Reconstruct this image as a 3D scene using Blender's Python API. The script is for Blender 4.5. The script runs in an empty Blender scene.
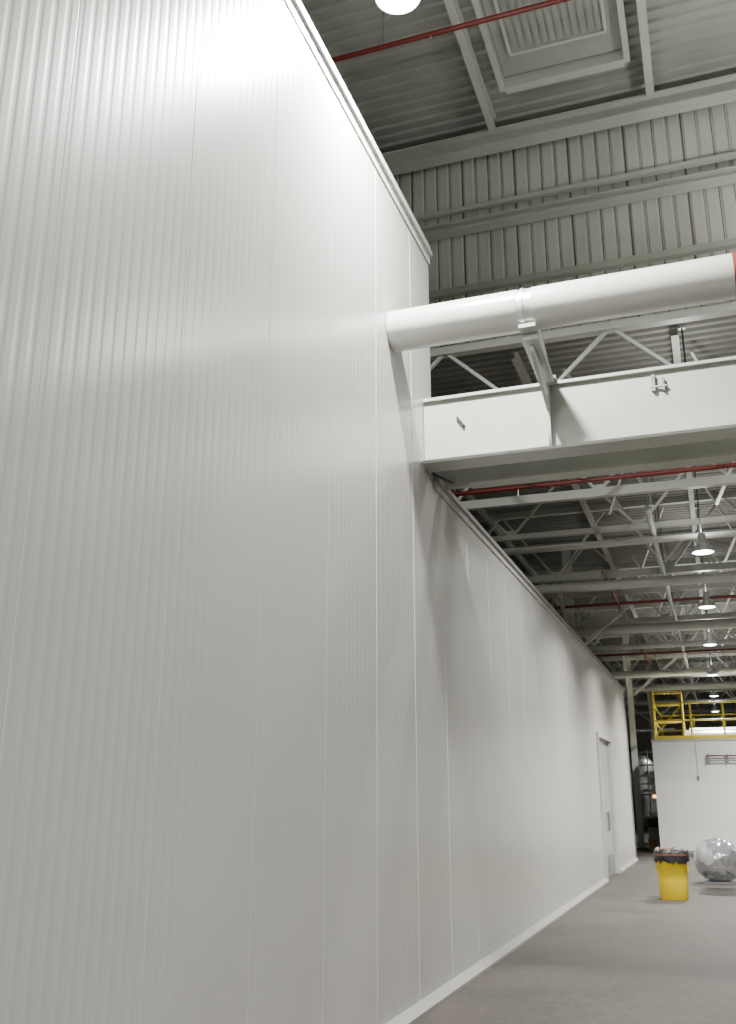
import bpy, bmesh, math, random
from mathutils import Vector, Matrix, noise
random.seed(4)
scene = bpy.context.scene
H = 1.6
GAIN = 1.22

# ------------------------------------------------------------------ materials
def mat(name, col, rough=0.5, metal=0.0, var=0.06, scale=3.0, bump=0.0, bscale=40, emis=None, estr=0, trans=0, coat=0, stretch=None, spec=None, bdist=0.01):
    m = bpy.data.materials.new(name); m.use_nodes = True
    nt = m.node_tree; b = nt.nodes['Principled BSDF']
    b.inputs['Roughness'].default_value = rough
    b.inputs['Metallic'].default_value = metal
    if spec is not None: b.inputs['Specular IOR Level'].default_value = spec
    if trans: b.inputs['Transmission Weight'].default_value = trans
    if coat:
        b.inputs['Coat Weight'].default_value = coat
        b.inputs['Coat Roughness'].default_value = 0.28
    tc = nt.nodes.new('ShaderNodeTexCoord')
    mp = nt.nodes.new('ShaderNodeMapping')
    nt.links.new(tc.outputs['Object'], mp.inputs[0])
    if stretch: mp.inputs['Scale'].default_value = stretch
    n = nt.nodes.new('ShaderNodeTexNoise'); n.inputs['Scale'].default_value = scale
    n.inputs['Detail'].default_value = 5
    nt.links.new(mp.outputs[0], n.inputs['Vector'])
    r = nt.nodes.new('ShaderNodeValToRGB')
    r.color_ramp.elements[0].position = 0.3; r.color_ramp.elements[1].position = 0.7
    r.color_ramp.elements[0].color = (*[max(0, c*(1-var)) for c in col], 1)
    r.color_ramp.elements[1].color = (*[min(1, c*(1+var)) for c in col], 1)
    nt.links.new(n.outputs['Fac'], r.inputs[0])
    nt.links.new(r.outputs[0], b.inputs['Base Color'])
    if bump:
        n2 = nt.nodes.new('ShaderNodeTexNoise'); n2.inputs['Scale'].default_value = bscale
        n2.inputs['Detail'].default_value = 1.0 if bdist > 0.01 else 2.0
        nt.links.new(mp.outputs[0], n2.inputs['Vector'])
        bp = nt.nodes.new('ShaderNodeBump'); bp.inputs['Strength'].default_value = bump
        bp.inputs['Distance'].default_value = bdist
        nt.links.new(n2.outputs['Fac'], bp.inputs['Height'])
        nt.links.new(bp.outputs[0], b.inputs['Normal'])
    if emis:
        b.inputs['Emission Color'].default_value = (*emis, 1)
        b.inputs['Emission Strength'].default_value = estr
    return m

M = {}
M['panel'] = mat('white_coated_panel', (0.56, 0.56, 0.535), 0.32, 0.0, 0.012, 0.6, bump=0.35, bscale=0.9, bdist=0.03, spec=1.0, coat=0.3)
M['seam'] = mat('light_panel_seam', (0.70, 0.70, 0.67), 0.35)
M['trim'] = mat('white_trim', (0.58, 0.585, 0.56), 0.4, var=0.03)
M['base'] = mat('grey_base_curb', (0.32, 0.32, 0.30), 0.5, var=0.08)
M['steel'] = mat('white_painted_steel', (0.54, 0.56, 0.51), 0.42, var=0.07, scale=1.5)
M['girder'] = mat('girder_paint', (0.42, 0.44, 0.40), 0.40, var=0.12, scale=1.1)
M['steel_dim'] = mat('aged_painted_steel', (0.44, 0.45, 0.40), 0.5, var=0.12, scale=1.5)
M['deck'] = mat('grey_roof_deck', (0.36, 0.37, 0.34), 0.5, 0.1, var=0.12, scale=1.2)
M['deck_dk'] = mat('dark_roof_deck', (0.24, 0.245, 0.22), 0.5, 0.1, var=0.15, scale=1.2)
M['siding'] = mat('white_siding', (0.60, 0.61, 0.56), 0.5, var=0.1, scale=1.0)
M['joint'] = mat('dark_siding_joint', (0.12, 0.12, 0.105), 0.8)  # dark colour of the thin joint strips in the siding
M['redpipe'] = mat('red_sprinkler_pipe', (0.18, 0.023, 0.02), 0.4)
M['redbr'] = mat('rust_red_paint', (0.20, 0.045, 0.028), 0.5)
M['pipe'] = mat('white_pipe_jacket', (0.54, 0.55, 0.51), 0.28, var=0.05)
M['galv'] = mat('galvanised_band', (0.75, 0.75, 0.74), 0.3, 0.6)
M['black'] = mat('black_plastic', (0.012, 0.012, 0.013), 0.45)
M['dark'] = mat('dark_rubber', (0.03, 0.03, 0.03), 0.6)
M['yellow'] = mat('yellow_plastic', (0.68, 0.50, 0.01), 0.4)
M['yrail'] = mat('yellow_safety_paint', (0.58, 0.47, 0.04), 0.4)
M['white'] = mat('white_enclosure', (0.90, 0.91, 0.89), 0.45, var=0.01)
M['alu'] = mat('stainless_steel', (0.45, 0.46, 0.47), 0.3, 0.8)
M['grey'] = mat('grey_metal', (0.25, 0.26, 0.26), 0.45, 0.2)
M['doorw'] = mat('door_leaf_paint', (0.40, 0.41, 0.40), 0.3, var=0.02)
M['film'] = mat('silvery_plastic_film', (0.62, 0.64, 0.66), 0.10, metal=0.6, trans=0.35, var=0.1, bump=0.6, bscale=9)
M['lampglass'] = mat('lamp_lens', (0.9, 0.9, 0.9), 0.3, emis=(1, 0.985, 0.95), estr=30)
M['lampbody'] = mat('lamp_housing', (0.55, 0.56, 0.55), 0.35, 0.4)
M['warm'] = mat('warm_indicator', (0.9, 0.5, 0.2), 0.3, emis=(1, 0.45, 0.15), estr=5)
M['card'] = mat('cardboard', (0.36, 0.25, 0.14), 0.8)
M['grey_wall'] = mat('grey_masonry', (0.36, 0.36, 0.34), 0.8, bump=0.2)

def floor_mat(name, lo, hi, r0, r1):
    m = bpy.data.materials.new(name); m.use_nodes = True
    nt = m.node_tree; b = nt.nodes['Principled BSDF']
    tc = nt.nodes.new('ShaderNodeTexCoord')
    def nz(s, d=8):
        n = nt.nodes.new('ShaderNodeTexNoise'); n.inputs['Scale'].default_value = s; n.inputs['Detail'].default_value = d
        n.inputs['Roughness'].default_value = 0.75
        nt.links.new(tc.outputs['Object'], n.inputs['Vector']); return n
    a = nz(0.8); c = nz(10)
    mx = nt.nodes.new('ShaderNodeMix'); mx.data_type = 'FLOAT'; mx.inputs[0].default_value = 0.5
    nt.links.new(a.outputs['Fac'], mx.inputs[2]); nt.links.new(c.outputs['Fac'], mx.inputs[3])
    r = nt.nodes.new('ShaderNodeValToRGB')
    r.color_ramp.elements[0].position = 0.40; r.color_ramp.elements[0].color = (*lo, 1)
    r.color_ramp.elements[1].position = 0.60; r.color_ramp.elements[1].color = (*hi, 1)
    nt.links.new(mx.outputs[0], r.inputs[0]); nt.links.new(r.outputs[0], b.inputs['Base Color'])
    rr = nt.nodes.new('ShaderNodeMapRange'); rr.inputs['To Min'].default_value = r0; rr.inputs['To Max'].default_value = r1
    nt.links.new(a.outputs['Fac'], rr.inputs[0]); nt.links.new(rr.outputs[0], b.inputs['Roughness'])
    bp = nt.nodes.new('ShaderNodeBump'); bp.inputs['Strength'].default_value = 0.2
    nt.links.new(c.outputs['Fac'], bp.inputs['Height']); nt.links.new(bp.outputs[0], b.inputs['Normal'])
    return m
M['floor'] = floor_mat('worn_concrete', (0.040, 0.035, 0.028), (0.088, 0.078, 0.064), 0.5, 0.8)
M['wet'] = floor_mat('wet_concrete', (0.03, 0.027, 0.023), (0.05, 0.045, 0.039), 0.1, 0.3)

# ------------------------------------------------------------------ mesh builder
class MB:
    def __init__(s, name, smooth=False):
        s.name = name; s.v = []; s.f = []; s.mi = []; s.mats = []; s.sm = []
    def _m(s, k):
        if k not in s.mats: s.mats.append(k)
        return s.mats.index(k)
    def add(s, vs, fs, k, smooth=False):
        o = len(s.v); s.v += [tuple(v) for v in vs]; i = s._m(k)
        for f in fs:
            s.f.append([a+o for a in f]); s.mi.append(i); s.sm.append(smooth)
    def box(s, x0, x1, y0, y1, z0, z1, k):
        vs = [(x, y, z) for x in (x0, x1) for y in (y0, y1) for z in (z0, z1)]
        s.add(vs, [(0,1,3,2),(4,6,7,5),(0,4,5,1),(2,3,7,6),(0,2,6,4),(1,5,7,3)], k)
    def bar(s, p0, p1, w, h, k):
        p0 = Vector(p0); p1 = Vector(p1); d = (p1-p0).normalized()
        up = Vector((0,0,1)) if abs(d.z) < 0.9 else Vector((0,1,0))
        a = d.cross(up).normalized()*w/2; b = a.cross(d).normalized()*h/2
        vs = [p+q for p in (p0,p1) for q in (-a-b, a-b, a+b, -a+b)]
        s.add(vs, [(0,1,2,3),(7,6,5,4),(0,4,5,1),(1,5,6,2),(2,6,7,3),(3,7,4,0)], k)
    def tube(s, p0, p1, r, k, n=16, r1=None, caps=True):
        p0 = Vector(p0); p1 = Vector(p1); d = (p1-p0).normalized()
        up = Vector((0,0,1)) if abs(d.z) < 0.9 else Vector((0,1,0))
        a = d.cross(up).normalized(); b = a.cross(d).normalized()
        r1 = r if r1 is None else r1
        vs = []
        for p, q in ((p0, r), (p1, r1)):
            for i in range(n):
                t = 2*math.pi*i/n; vs.append(p+a*math.cos(t)*q+b*math.sin(t)*q)
        s.add(vs, [(i, (i+1)%n, n+(i+1)%n, n+i) for i in range(n)], k, True)
        if caps: s.add(vs, [tuple(range(n))[::-1], tuple(range(n, 2*n))], k)
    def lathe(s, c, prof, k, n=32):
        c = Vector(c); vs = []
        for r, z in prof:
            for i in range(n):
                t = 2*math.pi*i/n; vs.append(c+Vector((r*math.cos(t), r*math.sin(t), z)))
        fs = []
        for j in range(len(prof)-1):
            for i in range(n):
                fs.append((j*n+i, j*n+(i+1)%n, (j+1)*n+(i+1)%n, (j+1)*n+i))
        s.add(vs, fs, k, True)
    def ibeam_x(s, x0, x1, y, z0, z1, w, t, k):
        s.box(x0, x1, y-w/2, y+w/2, z0, z0+t, k); s.box(x0, x1, y-w/2, y+w/2, z1-t, z1, k)
        s.box(x0, x1, y-t*0.4, y+t*0.4, z0+t, z1-t, k)
    def ibeam_y(s, y0, y1, x, z0, z1, w, t, k):
        s.box(x-w/2, x+w/2, y0, y1, z0, z0+t, k); s.box(x-w/2, x+w/2, y0, y1, z1-t, z1, k)
        s.box(x-t*0.4, x+t*0.4, y0, y1, z0+t, z1-t, k)
    def done(s, loc=None, parent=None):
        me = bpy.data.meshes.new(s.name)
        vs = s.v
        if loc is not None: vs = [(v[0]-loc[0], v[1]-loc[1], v[2]-loc[2]) for v in vs]
        me.from_pydata(vs, [], s.f)
        for k in s.mats: me.materials.append(M[k])
        me.polygons.foreach_set('material_index', s.mi)
        me.polygons.foreach_set('use_smooth', s.sm); me.update()
        bm = bmesh.new(); bm.from_mesh(me); bmesh.ops.recalc_face_normals(bm, faces=bm.faces); bm.to_mesh(me); bm.free()
        ob = bpy.data.objects.new(s.name, me); scene.collection.objects.link(ob)
        if loc is not None: ob.location = loc
        if parent: ob.parent = parent
        return ob

# ------------------------------------------------------------------ panel wall (left)
WX = -2.4
PITCH = 1.03; PANCH = 7.0
wl = MB('wall_left')
def rib_profile(y0, y1):
    pts = []; seams = []
    y = PANCH+PITCH*math.floor((y0-PANCH)/PITCH)
    N = 12; P = PITCH/N
    while y < y1:
        seams.append(y)
        pts += [(y, -0.0016)]
        for i in range(N):
            b = y+i*P
            pts += [(b+0.006, -0.0012), (b+0.020, -0.0012), (b+0.036, 0.0), (b+P-0.012, 0.0)]
        y += PITCH
    return [(a, d) for a, d in pts if y0 <= a <= y1], [q for q in seams if y0 < q < y1]
def panel(y0, y1, z0, z1):
    p, seams = rib_profile(y0+1e-6, y1-1e-6)
    p = [(y0, 0.0)]+p+[(y1, 0.0)]
    vs = []
    for a, d in p: vs += [(WX+d, a, z0), (WX+d, a, z1)]
    wl.add(vs, [(2*i, 2*i+2, 2*i+3, 2*i+1) for i in range(len(p)-1)], 'panel')
    wl.box(WX-0.18, WX-0.014, y0, y1, z0, z1, 'panel')
    for q in seams:
        vs = [(WX-0.003, q-0.004, z0), (WX+0.0008, q-0.002, z0), (WX+0.0008, q+0.002, z0), (WX-0.003, q+0.004, z0)]
        vs += [(a, b_, z1) for a, b_, c in vs]
        wl.add(vs, [(0,1,5,4), (1,2,6,5), (2,3,7,6), (0,1,2,3), (4,5,6,7)], 'seam')
YT = 8.72; ZT = 7.16; ZL = 4.63; YE = 29.0
D0, D1, DZ = 21.4, 24.0, 3.0
panel(-9, YT, 0, ZT)
panel(YT, D0, 0, ZL); panel(D0, D1, DZ, ZL); panel(D1, YE, 0, ZL)
wl.done()

t = MB('trim_1')   # cap along the tall wall
t.box(WX-0.22, WX+0.04, -9, YT+0.03, ZT+0.002, ZT+0.04, 'trim')
t.box(WX+0.004, WX+0.012, -9, YT+0.03, ZT-0.10, ZT, 'trim')
t.box(WX-0.10, WX+0.02, -9, YT+0.03, ZT+0.05, ZT+0.12, 'steel_dim')
t.done()
t = MB('trim_2')   # cap along the low wall
t.box(WX-0.22, WX+0.05, YT+0.04, YE+0.03, ZL+0.002, ZL+0.05, 'base')
t.box(WX+0.004, WX+0.02, YT+0.04, YE+0.03, ZL-0.07, ZL, 'trim')
t.done()
t = MB('trim_3')   # end flashing of the wall
t.box(WX-0.2, WX+0.03, YE+0.002, YE+0.04, 0, ZL, 'grey')
t.done()
b = MB('baseboard_left')
for a0, a1 in ((-9, D0-0.1), (D1+0.1, YE)):
    vs = []
    prof = [(WX+0.004, 0.0), (WX+0.075, 0.0), (WX+0.075, 0.03), (WX+0.015, 0.085), (WX+0.004, 0.085)]
    for y in (a0, a1): vs += [(x, y, z) for x, z in prof]
    n = 5
    b.add(vs, [(i, (i+1) % n, n+(i+1) % n, n+i) for i in range(n)]+[(0,1,2,3,4), (9,8,7,6,5)], 'base')
b.done()

d = MB('door_1')
e_ = 0.003
d.box(WX-0.17, WX+0.05, D0+e_, D0+0.09, 0, DZ-e_, 'trim')
d.box(WX-0.17, WX+0.05, D1-0.09, D1-e_, 0, DZ-e_, 'trim')
d.box(WX-0.17, WX+0.05, D0+0.09, D1-0.09, DZ-0.09, DZ-e_, 'trim')
ym = (D0+D1)/2
for a0, a1 in ((D0+0.1, ym-0.006), (ym+0.006, D1-0.1)):
    d.box(WX-0.10, WX-0.04, a0, a1, 0.01, DZ-0.095, 'doorw')
    d.box(WX-0.04, WX-0.034, a0+0.05, a1-0.05, 0.03, 0.45, 'alu')
for s_ in (-0.12, 0.12):
    d.tube((WX+0.01, ym+s_, 0.95), (WX+0.01, ym+s_, 1.35), 0.015, 'alu')
    for z in (0.98, 1.32): d.tube((WX-0.04, ym+s_, z), (WX+0.01, ym+s_, z), 0.01, 'alu', 8)
d.done()

# ------------------------------------------------------------------ shell
XR = 14; XL = -11; YB = -9.2; YM = 12.4; YF = 62; ZC = 11.3; ZD = 7.9
XLI = XL+0.02; XRI = XR-0.02
f = MB('floor'); f.box(XL, XR, YB, YF, -0.2, 0, 'floor'); f.done()

def deck(name, x0, x1, y0, y1, z, pitch, h, k, along='x'):
    m = MB(name); pts = []
    a0, a1 = (y0, y1) if along == 'x' else (x0, x1)
    a = a0
    while a < a1-1e-6:
        pts += [(a, 0), (a+pitch*0.42, 0), (a+pitch*0.52, h), (a+pitch*0.9, h)]; a += pitch
    pts.append((a1, 0)); vs = []
    for p, q in pts:
        vs += [(x0, p, z+q), (x1, p, z+q)] if along == 'x' else [(p, y0, z+q), (p, y1, z+q)]
    m.add(vs, [(2*i, 2*i+2, 2*i+3, 2*i+1) for i in range(len(pts)-1)], k)
    m.box(x0, x1, y0, y1, z+h+0.01, z+h+0.15, k)
    return m
deck('ceiling', XL, XR, YB, YM, ZC, 0.2, 0.04, 'deck').done()
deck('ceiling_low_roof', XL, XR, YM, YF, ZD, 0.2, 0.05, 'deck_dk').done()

w = MB('wall_back')
pts = []; x = XL
while x < XR-1e-6:
    pts += [(x, 0), (x+0.13, 0), (x+0.145, 0.018), (x+0.185, 0.018)]; x += 0.2
pts.append((XR, 0)); vs = []
for p, q in pts: vs += [(p, YM-0.06+q, ZD), (p, YM-0.06+q, ZC)]
w.add(vs, [(2*i, 2*i+2, 2*i+3, 2*i+1) for i in range(len(pts)-1)], 'siding')
x = XL+0.165; i = 0
while x < XR:
    ww = (0.022, 0.006, 0.012, 0.008)[i % 4]
    w.box(x-ww/2, x+ww/2, YM-0.047, YM-0.0425, ZD, ZC, 'joint'); x += 0.2; i += 1
w.box(XL, XR, YM, YM+0.12, ZD, ZC, 'siding')
w.done()
w = MB('wall_right'); w.box(XR, XR+0.2, YB, YF, 0, ZC+0.1, 'grey_wall'); w.done()
w = MB('wall_far'); w.box(XL, XR, YF, YF+0.2, 0, ZD+0.1, 'grey_wall'); w.done()
w = MB('wall_front'); w.box(XL, XR, YB-0.2, YB, 0, ZC+0.1, 'grey_wall'); w.done()
w = MB('wall_outer'); w.box(XL-0.2, XL, YB, YF, 0, ZC+0.1, 'grey_wall'); w.done()

# ------------------------------------------------------------------ high-bay steel
g = MB('eave_beam')
g.ibeam_x(XLI, XRI, YM-0.35, ZC-0.42, ZC-0.16, 0.24, 0.03, 'steel')
g.done()
g = MB('wall_girt')
g.ibeam_x(XLI, XRI, YM-0.22, 9.66, 9.80, 0.20, 0.025, 'steel')
g.bar((XLI, YM-0.12, 10.10), (XRI, YM-0.12, 10.10), 0.07, 0.07, 'steel')
g.bar((XLI, YM-0.12, 8.75), (XRI, YM-0.12, 8.75), 0.10, 0.10, 'steel_dim')
g.done()
g = MB('roof_purlin')
for x in (-8.96, -6.72, -4.48, -2.24, 0.0, 2.24, 4.48, 6.72, 8.96, 11.2):
    g.ibeam_y(YB+0.02, YM-0.5, x, ZC-0.26, ZC-0.005, 0.11, 0.02, 'steel')
g.done()
g = MB('roof_beam')
for y in (-6, -0.5, 5.2):
    g.ibeam_x(XLI, XRI, y, ZC-0.62, ZC-0.27, 0.22, 0.03, 'steel')
g.done()
for (a0, a1, b0, b1) in ((-1.95, -0.25, 7.2, 11.2), (4.8, 6.4, 7.2, 11.2), (-6.4, -4.8, 7.2, 11.2)):
    g = MB('skylight_curb')
    for x in (a0, a1): g.box(x-0.04, x+0.04, b0, b1, ZC-0.18, ZC-0.005, 'steel')
    for y in (b0, b1): g.box(a0+0.042, a1-0.042, y-0.07, y+0.07, ZC-0.18, ZC-0.005, 'steel')
    a2, a3, b3 = a0+0.22, a1-0.22, b1-0.55
    for x in (a2, a3): g.box(x-0.02, x+0.02, b0+.1, b3, ZC-0.08, ZC-0.03, 'steel')
    g.box(a2, a3, b3, b3+0.04, ZC-0.08, ZC-0.03, 'steel')
    x = a2+0.08
    while x < a3-0.05:
        g.box(x-0.03, x+0.03, b0+.1, b3-0.02, ZC-0.055, ZC-0.031, 'deck'); x += 0.1
    g.box(a0+0.05, a1-0.05, b0+.1, b1-0.1, ZC-0.03, ZC-0.01, 'deck')
    g.done()
g = MB('sprinkler_pipe')
g.tube((XLI, 9.05, 10.35), (XRI, 9.05, 10.35), 0.032, 'redpipe', 12)
for x in range(-9, 14, 2):
    g.tube((x, 9.05, 10.38), (x, 9.05, ZC-0.01), 0.006, 'grey', 6)
    g.tube((x+0.6, 9.05, 10.35), (x+0.6, 9.05, 10.24), 0.012, 'alu', 8)
g.done()

# ------------------------------------------------------------------ girder + jacketed pipe
GY = 8.44
gx0 = WX+0.006
g = MB('crane_girder')
g.box(gx0, XRI, GY-0.13, GY+0.15, 4.67, 4.70, 'girder')
g.box(gx0, XRI, GY-0.012, GY+0.012, 4.70, 5.34, 'girder')
g.box(gx0, XRI, GY-0.05, GY+0.13, 5.34, 5.37, 'girder')
for x in (-1.17, 1.4, 4.0, 6.6, 9.2):
    g.box(x-0.012, x+0.012, GY-0.11, GY-0.012, 4.70, 5.34, 'girder')
g.bar((-2.06, GY-0.03, 5.14), (-1.99, GY-0.03, 5.04), 0.03, 0.018, 'black')
g.box(-0.24, -0.21, GY-0.05, GY-0.012, 5.14, 5.30, 'grey')
g.box(-0.15, -0.13, GY-0.05, GY-0.012, 5.14, 5.26, 'grey')
g.tube((-0.26, GY-0.04, 5.18), (-0.11, GY-0.04, 5.18), 0.012, 'galv', 8)
g.box(gx0, XRI, GY+0.62, GY+0.70, 4.66, 4.84, 'steel_dim')
g.box(gx0+0.3, XRI, GY+0.50, GY+0.70, 4.64, 4.66, 'steel_dim')
g.bar((gx0+0.03, GY+0.18, 4.69), (gx0+0.16, GY+0.45, 4.66), 0.05, 0.05, 'black')
g.done()

PY, PZ, PR = 7.45, 5.64, 0.185
p = MB('jacketed_pipe')
p.tube((gx0, PY, PZ), (-1.245, PY, PZ), PR, 'pipe', 40)
p.tube((-1.115, PY, PZ), (0.49, PY, PZ), PR, 'pipe', 40)
p.tube((-1.25, PY, PZ), (-1.11, PY, PZ), PR*0.97, 'galv', 40)
p.tube((-1.21, PY, PZ), (-1.19, PY, PZ), PR*1.03, 'galv', 40)
p.tube((0.49, PY, PZ), (0.58, PY, PZ), PR*0.99, 'redbr', 40)
p.tube((0.58, PY, PZ), (XRI, PY, PZ), PR, 'pipe', 40)
p.done()
for i, x in enumerate((-1.17, 1.9, 5.0, 8.1)):
    q = MB('pipe_bracket')
    q.box(x-0.07, x+0.07, PY-0.12, PY+0.14, PZ-PR-0.035, PZ-PR-0.003, 'girder')
    q.bar((x, PY+0.0, PZ-PR-0.07), (x, GY-0.13, 5.35), 0.14, 0.05, 'girder')
    q.bar((x, PY+0.1, PZ-PR-0.1), (x, GY-0.05, 5.12), 0.03, 0.14, 'girder')
    q.bar((x, PY+0.20, PZ+PR*0.5), (x, GY-0.05, 5.42), 0.08, 0.03, 'girder')
    q.box(x-0.08, x+0.08, GY-0.09, GY+0.13, 5.373, 5.41, 'girder')
    q.done()
q = MB('cable_duct')
q.box(gx0-0.006, XRI, 9.75, 10.0, 5.85, 5.95, 'steel')
q.done()

def truss_x(name, y, zb, zt, x0, x1, k='steel', step=1.5, phase=0.0, cw=0.09):
    m = MB(name)
    m.bar((x0, y-0.035, zb), (x1, y-0.035, zb), 0.05, cw, k)
    m.bar((x0, y+0.035, zb), (x1, y+0.035, zb), 0.05, cw, k)
    m.bar((x0, y, zt), (x1, y, zt), 0.14, cw, k)
    x = x0+phase; up = True
    while x < x1-step:
        a, b_ = (zb, zt) if up else (zt, zb)
        m.bar((x, y, a), (x+step, y, b_), 0.045, 0.045, k)
        if up: m.box(x-0.09, x+0.09, y-0.008, y+0.008, zb-0.02, zb+0.14, k)
        x += step; up = not up
    return m
truss_x('roof_truss', 11.6, 6.42, 7.45, XLI, XRI, 'steel', 1.1, 0.3, 0.11).done()
y = 15.0; j = 0
while y < 60:
    kk = 'steel' if j % 2 == 0 else 'steel_dim'
    truss_x('roof_truss', y, 6.5 if j % 2 else 6.3, ZD-0.06, XLI, XRI, kk, 1.2, 0.4*(j % 3), 0.10 if j % 2 else 0.14).done()
    y += 3.0; j += 1

g = MB('roof_joist')
for x in (-9, -6.6, -4.4, -2.2, 0.0, 2.2, 4.4, 6.6, 8.8, 11):
    g.ibeam_y(YM+0.15, YF-0.02, x, ZD-0.24, ZD-0.125, 0.10, 0.012, 'steel_dim')
g.done()
g = MB('sway_brace')
y = 13.2
while y < 50:
    for x in (-1.6, 0.2, 3.2, 7):
        g.bar((x, y, ZD-0.2), (x+0.9, y+2.2, 6.45), 0.04, 0.04, 'steel')
        g.bar((x+1.0, y+1.8, ZD-0.2), (x+0.2, y+3.6, 6.45), 0.04, 0.04, 'steel_dim')
    y += 6
g.done()
for yy, zz in ((14.0, 6.2), (23.6, 6.15), (32, 6.1), (43, 6.1)):
    g = MB('sprinkler_pipe')
    g.tube((XLI, yy, zz), (XRI, yy, zz), 0.036, 'redpipe', 12)
    for x in range(-10, 14, 3): g.tube((x+0.5, yy, zz+0.04), (x+0.5, yy, ZD-0.01), 0.008, 'grey', 6)
    for x in range(-10, 14, 3): g.tube((x+1.5, yy, zz), (x+1.5, yy, zz-0.14), 0.012, 'alu', 8)
    if yy > 20:
        g.tube((-1.9, yy-3.5, zz+0.02), (-1.9, yy+3, zz+0.02), 0.028, 'redpipe', 10)
        for k in range(3): g.tube((-1.9, yy-3+k*1.5, zz+0.02), (-1.9, yy-3+k*1.5, zz-0.2), 0.012, 'redpipe', 8)
    g.done()
for yy, zz, rr in ((17.2, 6.02, 0.06), (20.2, 5.9, 0.10), (21.0, 6.1, 0.05), (25.5, 5.85, 0.12), (29, 5.9, 0.08), (34.5, 5.75, 0.12), (39.5, 5.8, 0.12)):
    g = MB('service_pipe')
    g.tube((XLI, yy, zz), (XRI, yy, zz), rr, 'pipe', 18)
    for x in range(-9, 14, 4): g.tube((x+0.3, yy, zz+rr), (x+0.3, yy, ZD-0.03), 0.01, 'grey', 6)
    g.done()
for xx, zz, rr in ((-0.7, 6.15, 0.05), (1.4, 6.2, 0.08), (2.4, 6.2, 0.05)):
    g = MB('conduit_run')
    g.tube((xx, 15.6, zz), (xx, 58, zz), rr, 'steel', 14)
    for k in range(14): g.tube((xx, 16+k*3, zz+rr), (xx, 16+k*3, ZD-0.03), 0.01, 'grey', 6)
    g.done()

def column(x, y, name='steel_column'):
    m = MB(name)
    m.box(x-0.1, x+0.1, y-0.1, y-0.085, 0, ZD-0.05, 'steel'); m.box(x-0.1, x+0.1, y+0.085, y+0.1, 0, ZD-0.05, 'steel')
    m.box(x-0.008, x+0.008, y-0.085, y+0.085, 0, ZD-0.05, 'steel')
    m.box(x-0.18, x+0.18, y-0.18, y+0.18, 0, 0.03, 'grey')
    for s_ in (-1, 1):
        m.bar((x, y, 5.1), (x+1.7*s_, y, 6.45), 0.08, 0.08, 'steel')
        m.bar((x, y, 5.1), (x, y+1.7*s_, 6.45), 0.08, 0.08, 'steel')
    m.done()
for x, y in ((-2.75, 36), (-2.75, 48), (6.5, 12.2), (6.5, 24), (6.5, 36), (6.5, 48), (-3.2, 24.5)):
    column(x, y)

# ------------------------------------------------------------------ lamps (pendant high-bays: mostly down, some up)
def lamp(x, y, z, ztop, power, size=0.19, name='pendant_lamp', spread=160, up=0.0):
    m = MB(name)
    k = size/0.19
    m.lathe((x, y, z), [(0.19*k, 0), (0.195*k, 0.008), (0.185*k, 0.03*k), (0.15*k, 0.10*k), (0.09*k, 0.16*k), (0.07*k, 0.18*k), (0.07*k, 0.32*k), (0.05*k, 0.35*k), (0.0, 0.36*k)], 'lampbody', 32)
    m.lathe((x, y, z), [(0.185*k, 0.0), (0.18*k, 0.03*k), (0.145*k, 0.095*k), (0.08*k, 0.14*k), (0.0, 0.15*k)], 'lampbody', 32)
    m.lathe((x, y, z), [(0.0, -0.02*k), (0.09*k, -0.015*k), (0.15*k, 0.0), (0.178*k, 0.02*k)], 'lampglass', 32)
    m.tube((x, y, z+0.35*k), (x, y, ztop), 0.012, 'dark', 8)
    m.tube((x, y, ztop-0.06), (x, y, ztop), 0.05, 'lampbody', 16)
    ob = m.done(loc=(x, y, z))
    l = bpy.data.lights.new('bulb', 'AREA'); l.shape = 'DISK'; l.size = 0.34*k; l.energy = power*GAIN
    l.color = (1, 0.98, 0.94); l.spread = math.radians(spread)
    lo = bpy.data.objects.new('bulb', l); scene.collection.objects.link(lo); lo.parent = ob
    lo.location = (0, 0, -0.03*k)
    if up:
        l = bpy.data.lights.new('uplight', 'AREA'); l.shape = 'DISK'; l.size = 0.3*k; l.energy = up
        l.color = (1, 0.985, 0.94)
        lo = bpy.data.objects.new('uplight', l); scene.collection.objects.link(lo); lo.parent = ob
        lo.location = (0, 0, 0.37*k); lo.rotation_euler = (math.pi, 0, 0)
    return ob
lamp(0.10, 12.75, 6.28, ZD, 170, 0.17, spread=130, up=20)  # extra lamp added where the girder hides it, to brighten the low wall
for yy in (16.7, 21.8, 27.4, 34.3, 41.5, 49):
    lamp(0.10, yy, 5.6, ZD, 290, 0.18, spread=130, up=32)
lamp(2.7, 29.6, 5.6, ZD, 400, 0.18, spread=160, up=20)  # lamp added outside the view to brighten the white enclosure
for xx in (5.4, 10.5):
    for yy in (16.7, 27.4, 41):
        lamp(xx, yy, 5.6, ZD, 190, 0.18, spread=140, up=55)
lamp(-1.86, 6.0, 7.86, ZC, 950, 0.19, spread=180, up=60)
for xx, yy, pw in ((-1.78, -1.0, 200), (3.4, 3.4, 170), (4.5, -3.5, 420), (9.5, 1, 330), (2.2, 10.4, 100)):  # unseen lamps added out of view as fill for wall and pipe
    lamp(xx, yy, 7.62, ZC, pw, 0.19, spread=180, up=80)

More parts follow.
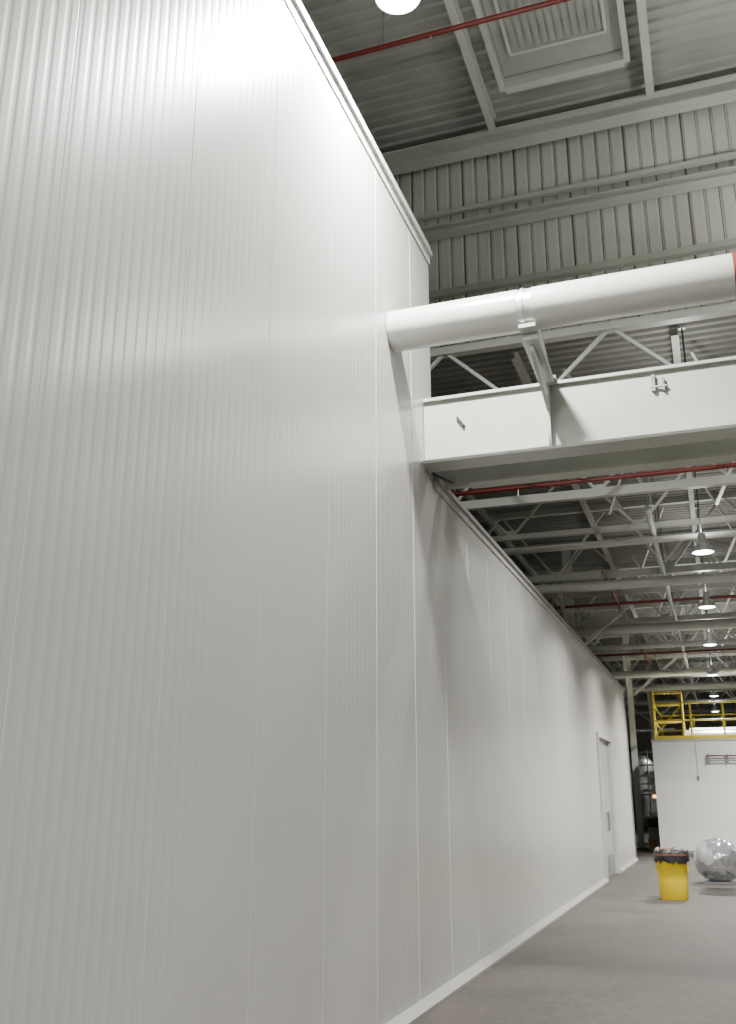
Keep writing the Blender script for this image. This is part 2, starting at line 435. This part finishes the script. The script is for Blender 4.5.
# ------------------------------------------------------------------ white enclosure with yellow guard rail
BX0, BX1, BY0, BY1, BZ = -1.95, 3.6, 33.0, 38.5, 3.40
e = MB('white_enclosure')
e.box(BX0, BX1, BY0, BY1, 0.0, BZ, 'white')
e.box(BX0-0.03, BX1+0.03, BY0-0.03, BY1+0.03, BZ, BZ+0.06, 'trim')
for x in (0.4, 2.9): e.box(x-0.004, x+0.004, BY0-0.004, BY0, 0, BZ, 'trim')
e.box(BX0, BX1, BY0-0.03, BY0, 0, 0.10, 'base')
for z in (2.78, 2.93): e.tube((-0.30, BY0-0.1, z), (1.4, BY0-0.1, z), 0.022, 'redbr' if z > 2.9 else 'grey', 10)
for x in (-0.27, 0.3, 0.8, 1.3): e.box(x-0.02, x+0.02, BY0-0.12, BY0, 2.72, 2.99, 'grey')
e.box(-0.66, -0.60, BY0-0.03, BY0, 2.2, 2.32, 'grey')
e.box(-0.63, -0.62, BY0-0.02, BY0, 2.32, BZ, 'trim')
e.done()
r = MB('yellow_guard_rail')
zb = BZ+0.06; rx = BX0+0.1
for x in (rx, -0.7, 0.3, 1.3, 2.3, 3.3):
    for y in (BY0+0.15, BY1-0.4): r.tube((x, y, zb), (x, y, zb+1.15), 0.03, 'yrail', 10)
for z in (0.6, 1.15):
    for y in (BY0+0.15, BY1-0.4): r.tube((rx, y, zb+z), (3.3, y, zb+z), 0.03, 'yrail', 10)
    for x in (rx, 3.3): r.tube((x, BY0+0.15, zb+z), (x, BY1-0.4, zb+z), 0.03, 'yrail', 10)
r.box(rx, 3.3, BY0+0.13, BY0+0.15, zb, zb+0.12, 'yrail')
for x in (rx, rx+0.9):
    for y in (BY0+0.15, BY0+0.9): r.tube((x, y, zb), (x, y, zb+1.55), 0.032, 'yrail', 10)
for z in (0.6, 1.15, 1.55):
    for y in (BY0+0.15, BY0+0.9): r.tube((rx, y, zb+z), (rx+0.9, y, zb+z), 0.025, 'yrail', 8)
    for x in (rx, rx+0.9): r.tube((x, BY0+0.15, zb+z), (x, BY0+0.9, zb+z), 0.025, 'yrail', 8)
r.bar((rx, BY0+0.15, zb+0.1), (rx+0.9, BY0+0.15, zb+1.1), 0.04, 0.04, 'yrail')
r.done()
s = MB('rolled_duct')
s.tube((-1.0, 34.8, zb+0.2), (3.0, 34.8, zb+0.2), 0.2, 'alu', 24)
s.tube((-0.8, 35.3, zb+0.25), (3.0, 35.3, zb+0.25), 0.25, 'pipe', 24)
s.done()

m = MB('process_machine')
cx, cy = -3.1, 41.0
m.lathe((cx, cy, 0), [(0.0, 0.9), (0.35, 0.95), (0.7, 1.25), (0.7, 3.0), (0.45, 3.25), (0.0, 3.35)], 'alu', 28)
for a in range(4):
    t_ = math.pi/4+a*math.pi/2
    m.tube((cx+0.6*math.cos(t_), cy+0.6*math.sin(t_), 0), (cx+0.6*math.cos(t_), cy+0.6*math.sin(t_), 1.4), 0.04, 'grey', 10)
m.tube((cx, cy, 3.3), (cx, cy, 5.6), 0.07, 'alu', 12)
m.tube((cx, cy, 4.3), (cx+1.6, cy, 4.3), 0.05, 'alu', 12)
m.tube((cx+0.9, cy, 4.3), (cx+0.9, cy, 0.0), 0.05, 'grey', 12)
m.box(cx+0.5, cx+1.4, cy-1.9, cy-1.2, 0, 1.15, 'grey')
m.box(cx+0.55, cx+1.35, cy-1.92, cy-1.9, 0.25, 1.0, 'dark')
m.box(cx+0.62, cx+1.1, cy-1.7, cy-1.3, 1.15, 1.55, 'alu')
m.box(cx+0.66, cx+0.86, cy-1.94, cy-1.9, 1.68, 1.78, 'warm')
m.box(cx+0.4, cx+1.5, cy-0.9, cy+0.5, 1.9, 2.0, 'alu')
m.box(cx+0.4, cx+1.5, cy-0.9, cy+0.5, 2.6, 2.68, 'grey')
for z in (1.8, 2.2, 2.5, 2.9, 3.4): m.tube((cx-0.5, cy-1.0, z), (cx+1.7, cy-1.0, z), 0.035, 'alu', 8)
for x in (0.5, 0.75, 1.1, 1.45): m.tube((cx+x, cy-0.95, 0), (cx+x, cy-0.95, 3.5), 0.03, 'grey', 8)
m.box(cx+0.62, cx+0.9, cy-1.9, cy-1.6, 1.55, 1.8, 'grey')
m.done()
m = MB('stacked_crates')
for i, (dx, dz, w_) in enumerate(((0, 0, 0.42), (0.03, 0.36, 0.36), (0, 0.72, 0.34))):
    m.box(-2.45+dx, -2.45+dx+w_, 35.1, 35.6, dz, dz+0.34, ('card', 'grey', 'dark')[i])
    m.box(-2.47+dx, -2.43+dx+w_, 35.08, 35.62, dz+0.30, dz+0.355, 'grey')
m.done(loc=(-2.45, 35.1, 0))

# ------------------------------------------------------------------ yellow waste bin with black liner
bx, by = -0.91, 18.1
K = 0.90
m = MB('yellow_waste_bin')
def rsq(r, z, n=40, e=2.7):
    out = []
    for i in range(n):
        t_ = 2*math.pi*i/n; c, s_ = math.cos(t_), math.sin(t_)
        k = K*(abs(c)**e+abs(s_)**e)**(-1/e); out.append((bx+r*c*k, by+r*s_*k, z))
    return out
def loft(mb, rings, k, cap0=True, cap1=False):
    n = len(rings[0]); vs = [v for rg in rings for v in rg]
    fs = [(j*n+i, j*n+(i+1) % n, (j+1)*n+(i+1) % n, (j+1)*n+i) for j in range(len(rings)-1) for i in range(n)]
    mb.add(vs, fs, k, True)
    if cap0: mb.add(rings[0], [tuple(range(n))], k)
    if cap1: mb.add(rings[-1], [tuple(range(n))], k)
loft(m, [rsq(0.245, 0.0), rsq(0.255, 0.02), rsq(0.268, 0.30), rsq(0.28, 0.62), rsq(0.295, 0.625), rsq(0.297, 0.68), rsq(0.28, 0.685), rsq(0.265, 0.62), rsq(0.235, 0.05)], 'yellow')
for s_ in (-1, 1):
    m.box(bx+s_*0.252-0.02, bx+s_*0.252+0.02, by-0.07, by+0.07, 0.46, 0.52, 'yellow')
rings = []
for j, (rr, zz) in enumerate(((0.307, 0.60), (0.317, 0.65), (0.313, 0.71), (0.305, 0.77), (0.275, 0.79), (0.20, 0.76), (0.08, 0.71), (0.01, 0.70))):
    rg = rsq(rr, zz)
    rings.append([(v[0]+random.uniform(-.014, .014), v[1]+random.uniform(-.014, .014), v[2]+random.uniform(-.035, .035)) for v in rg])
loft(m, rings, 'black', cap0=False, cap1=True)
loft(m, [rsq(0.326, 0.70), rsq(0.330, 0.712), rsq(0.326, 0.722)], 'redbr', cap0=False)
m.box(bx-0.2, bx-0.02, by-0.1, by+0.1, 0.74, 0.80, 'redbr')
m.box(bx+0.02, bx+0.2, by-0.15, by+0.05, 0.74, 0.79, 'dark')
m.done(loc=(bx, by, 0))

# ------------------------------------------------------------------ film-wrapped round bundle
wx, wy = -0.20, 21.8
m = MB('plastic_wrapped_bundle')
m.box(wx-0.3, wx+0.3, wy-0.3, wy+0.3, 0.0, 0.04, 'grey')
bm = bmesh.new(); bmesh.ops.create_icosphere(bm, subdivisions=5, radius=0.45)
for v in bm.verts:
    n = v.co.normalized()
    k = 1+0.05*noise.noise(n*3.1)+0.025*noise.noise(n*9)+0.012*abs(noise.noise(n*22))
    v.co = n*0.45*k; v.co.z = max(v.co.z*0.95, -0.39)
bm.verts.index_update()
m.add([(v.co.x+wx, v.co.y+wy, v.co.z+0.43) for v in bm.verts], [[v.index for v in f_.verts] for f_ in bm.faces], 'film', True)
bm.free()
m.lathe((wx, wy, 0.14), [(0.0, 0), (0.22, 0.0), (0.24, 0.1), (0.24, 0.42), (0.18, 0.52), (0.0, 0.55)], 'alu', 24)
m.tube((wx-0.3, wy-0.1, 0.5), (wx+0.3, wy+0.05, 0.62), 0.05, 'pipe', 14)
m.done(loc=(wx, wy, 0))
m = MB('yellow_floor_scrubber')
sx, sy = 0.50, 23.2
m.box(sx-0.35, sx+0.35, sy-0.3, sy+0.3, 0.12, 0.42, 'yellow')
m.box(sx-0.28, sx+0.25, sy-0.25, sy+0.25, 0.42, 0.6, 'dark')
for a in (-0.25, 0.25):
    for b_ in (-0.28, 0.28): m.tube((sx+a, sy+b_-0.03, 0.1), (sx+a, sy+b_+0.03, 0.1), 0.1, 'black', 18)
m.tube((sx+0.3, sy-0.2, 0.55), (sx+0.5, sy-0.2, 0.95), 0.02, 'grey', 8); m.tube((sx+0.3, sy+0.2, 0.55), (sx+0.5, sy+0.2, 0.95), 0.02, 'grey', 8)
m.tube((sx+0.5, sy-0.2, 0.95), (sx+0.5, sy+0.2, 0.95), 0.02, 'black', 8)
m.done(loc=(sx, sy, 0))
m = MB('wet_floor_patch'); n = 64; vs = [(0.75, 19.9, 0.003)]
for i in range(n):
    t_ = 2*math.pi*i/n; q = 1+0.5*noise.noise(Vector((math.cos(t_)*2, math.sin(t_)*2, 3)))
    vs.append((0.75+1.5*q*math.cos(t_), 19.9+1.0*q*math.sin(t_), 0.003))
m.add(vs, [(0, i+1, (i+1) % n+1) for i in range(n)], 'wet'); m.done()

# ------------------------------------------------------------------ world + camera
wd = bpy.data.worlds.new('World'); scene.world = wd; wd.use_nodes = True
wd.node_tree.nodes['Background'].inputs[0].default_value = (0.5, 0.52, 0.5, 1)
wd.node_tree.nodes['Background'].inputs[1].default_value = 0.3
cam = bpy.data.cameras.new('camera'); co = bpy.data.objects.new('camera', cam); scene.collection.objects.link(co)
co.location = (0, 0, H)
co.rotation_euler = (math.radians(90+16.7), 0, math.radians(19.45))
cam.sensor_width = 36; cam.lens = 33.75; cam.clip_end = 200
scene.camera = co
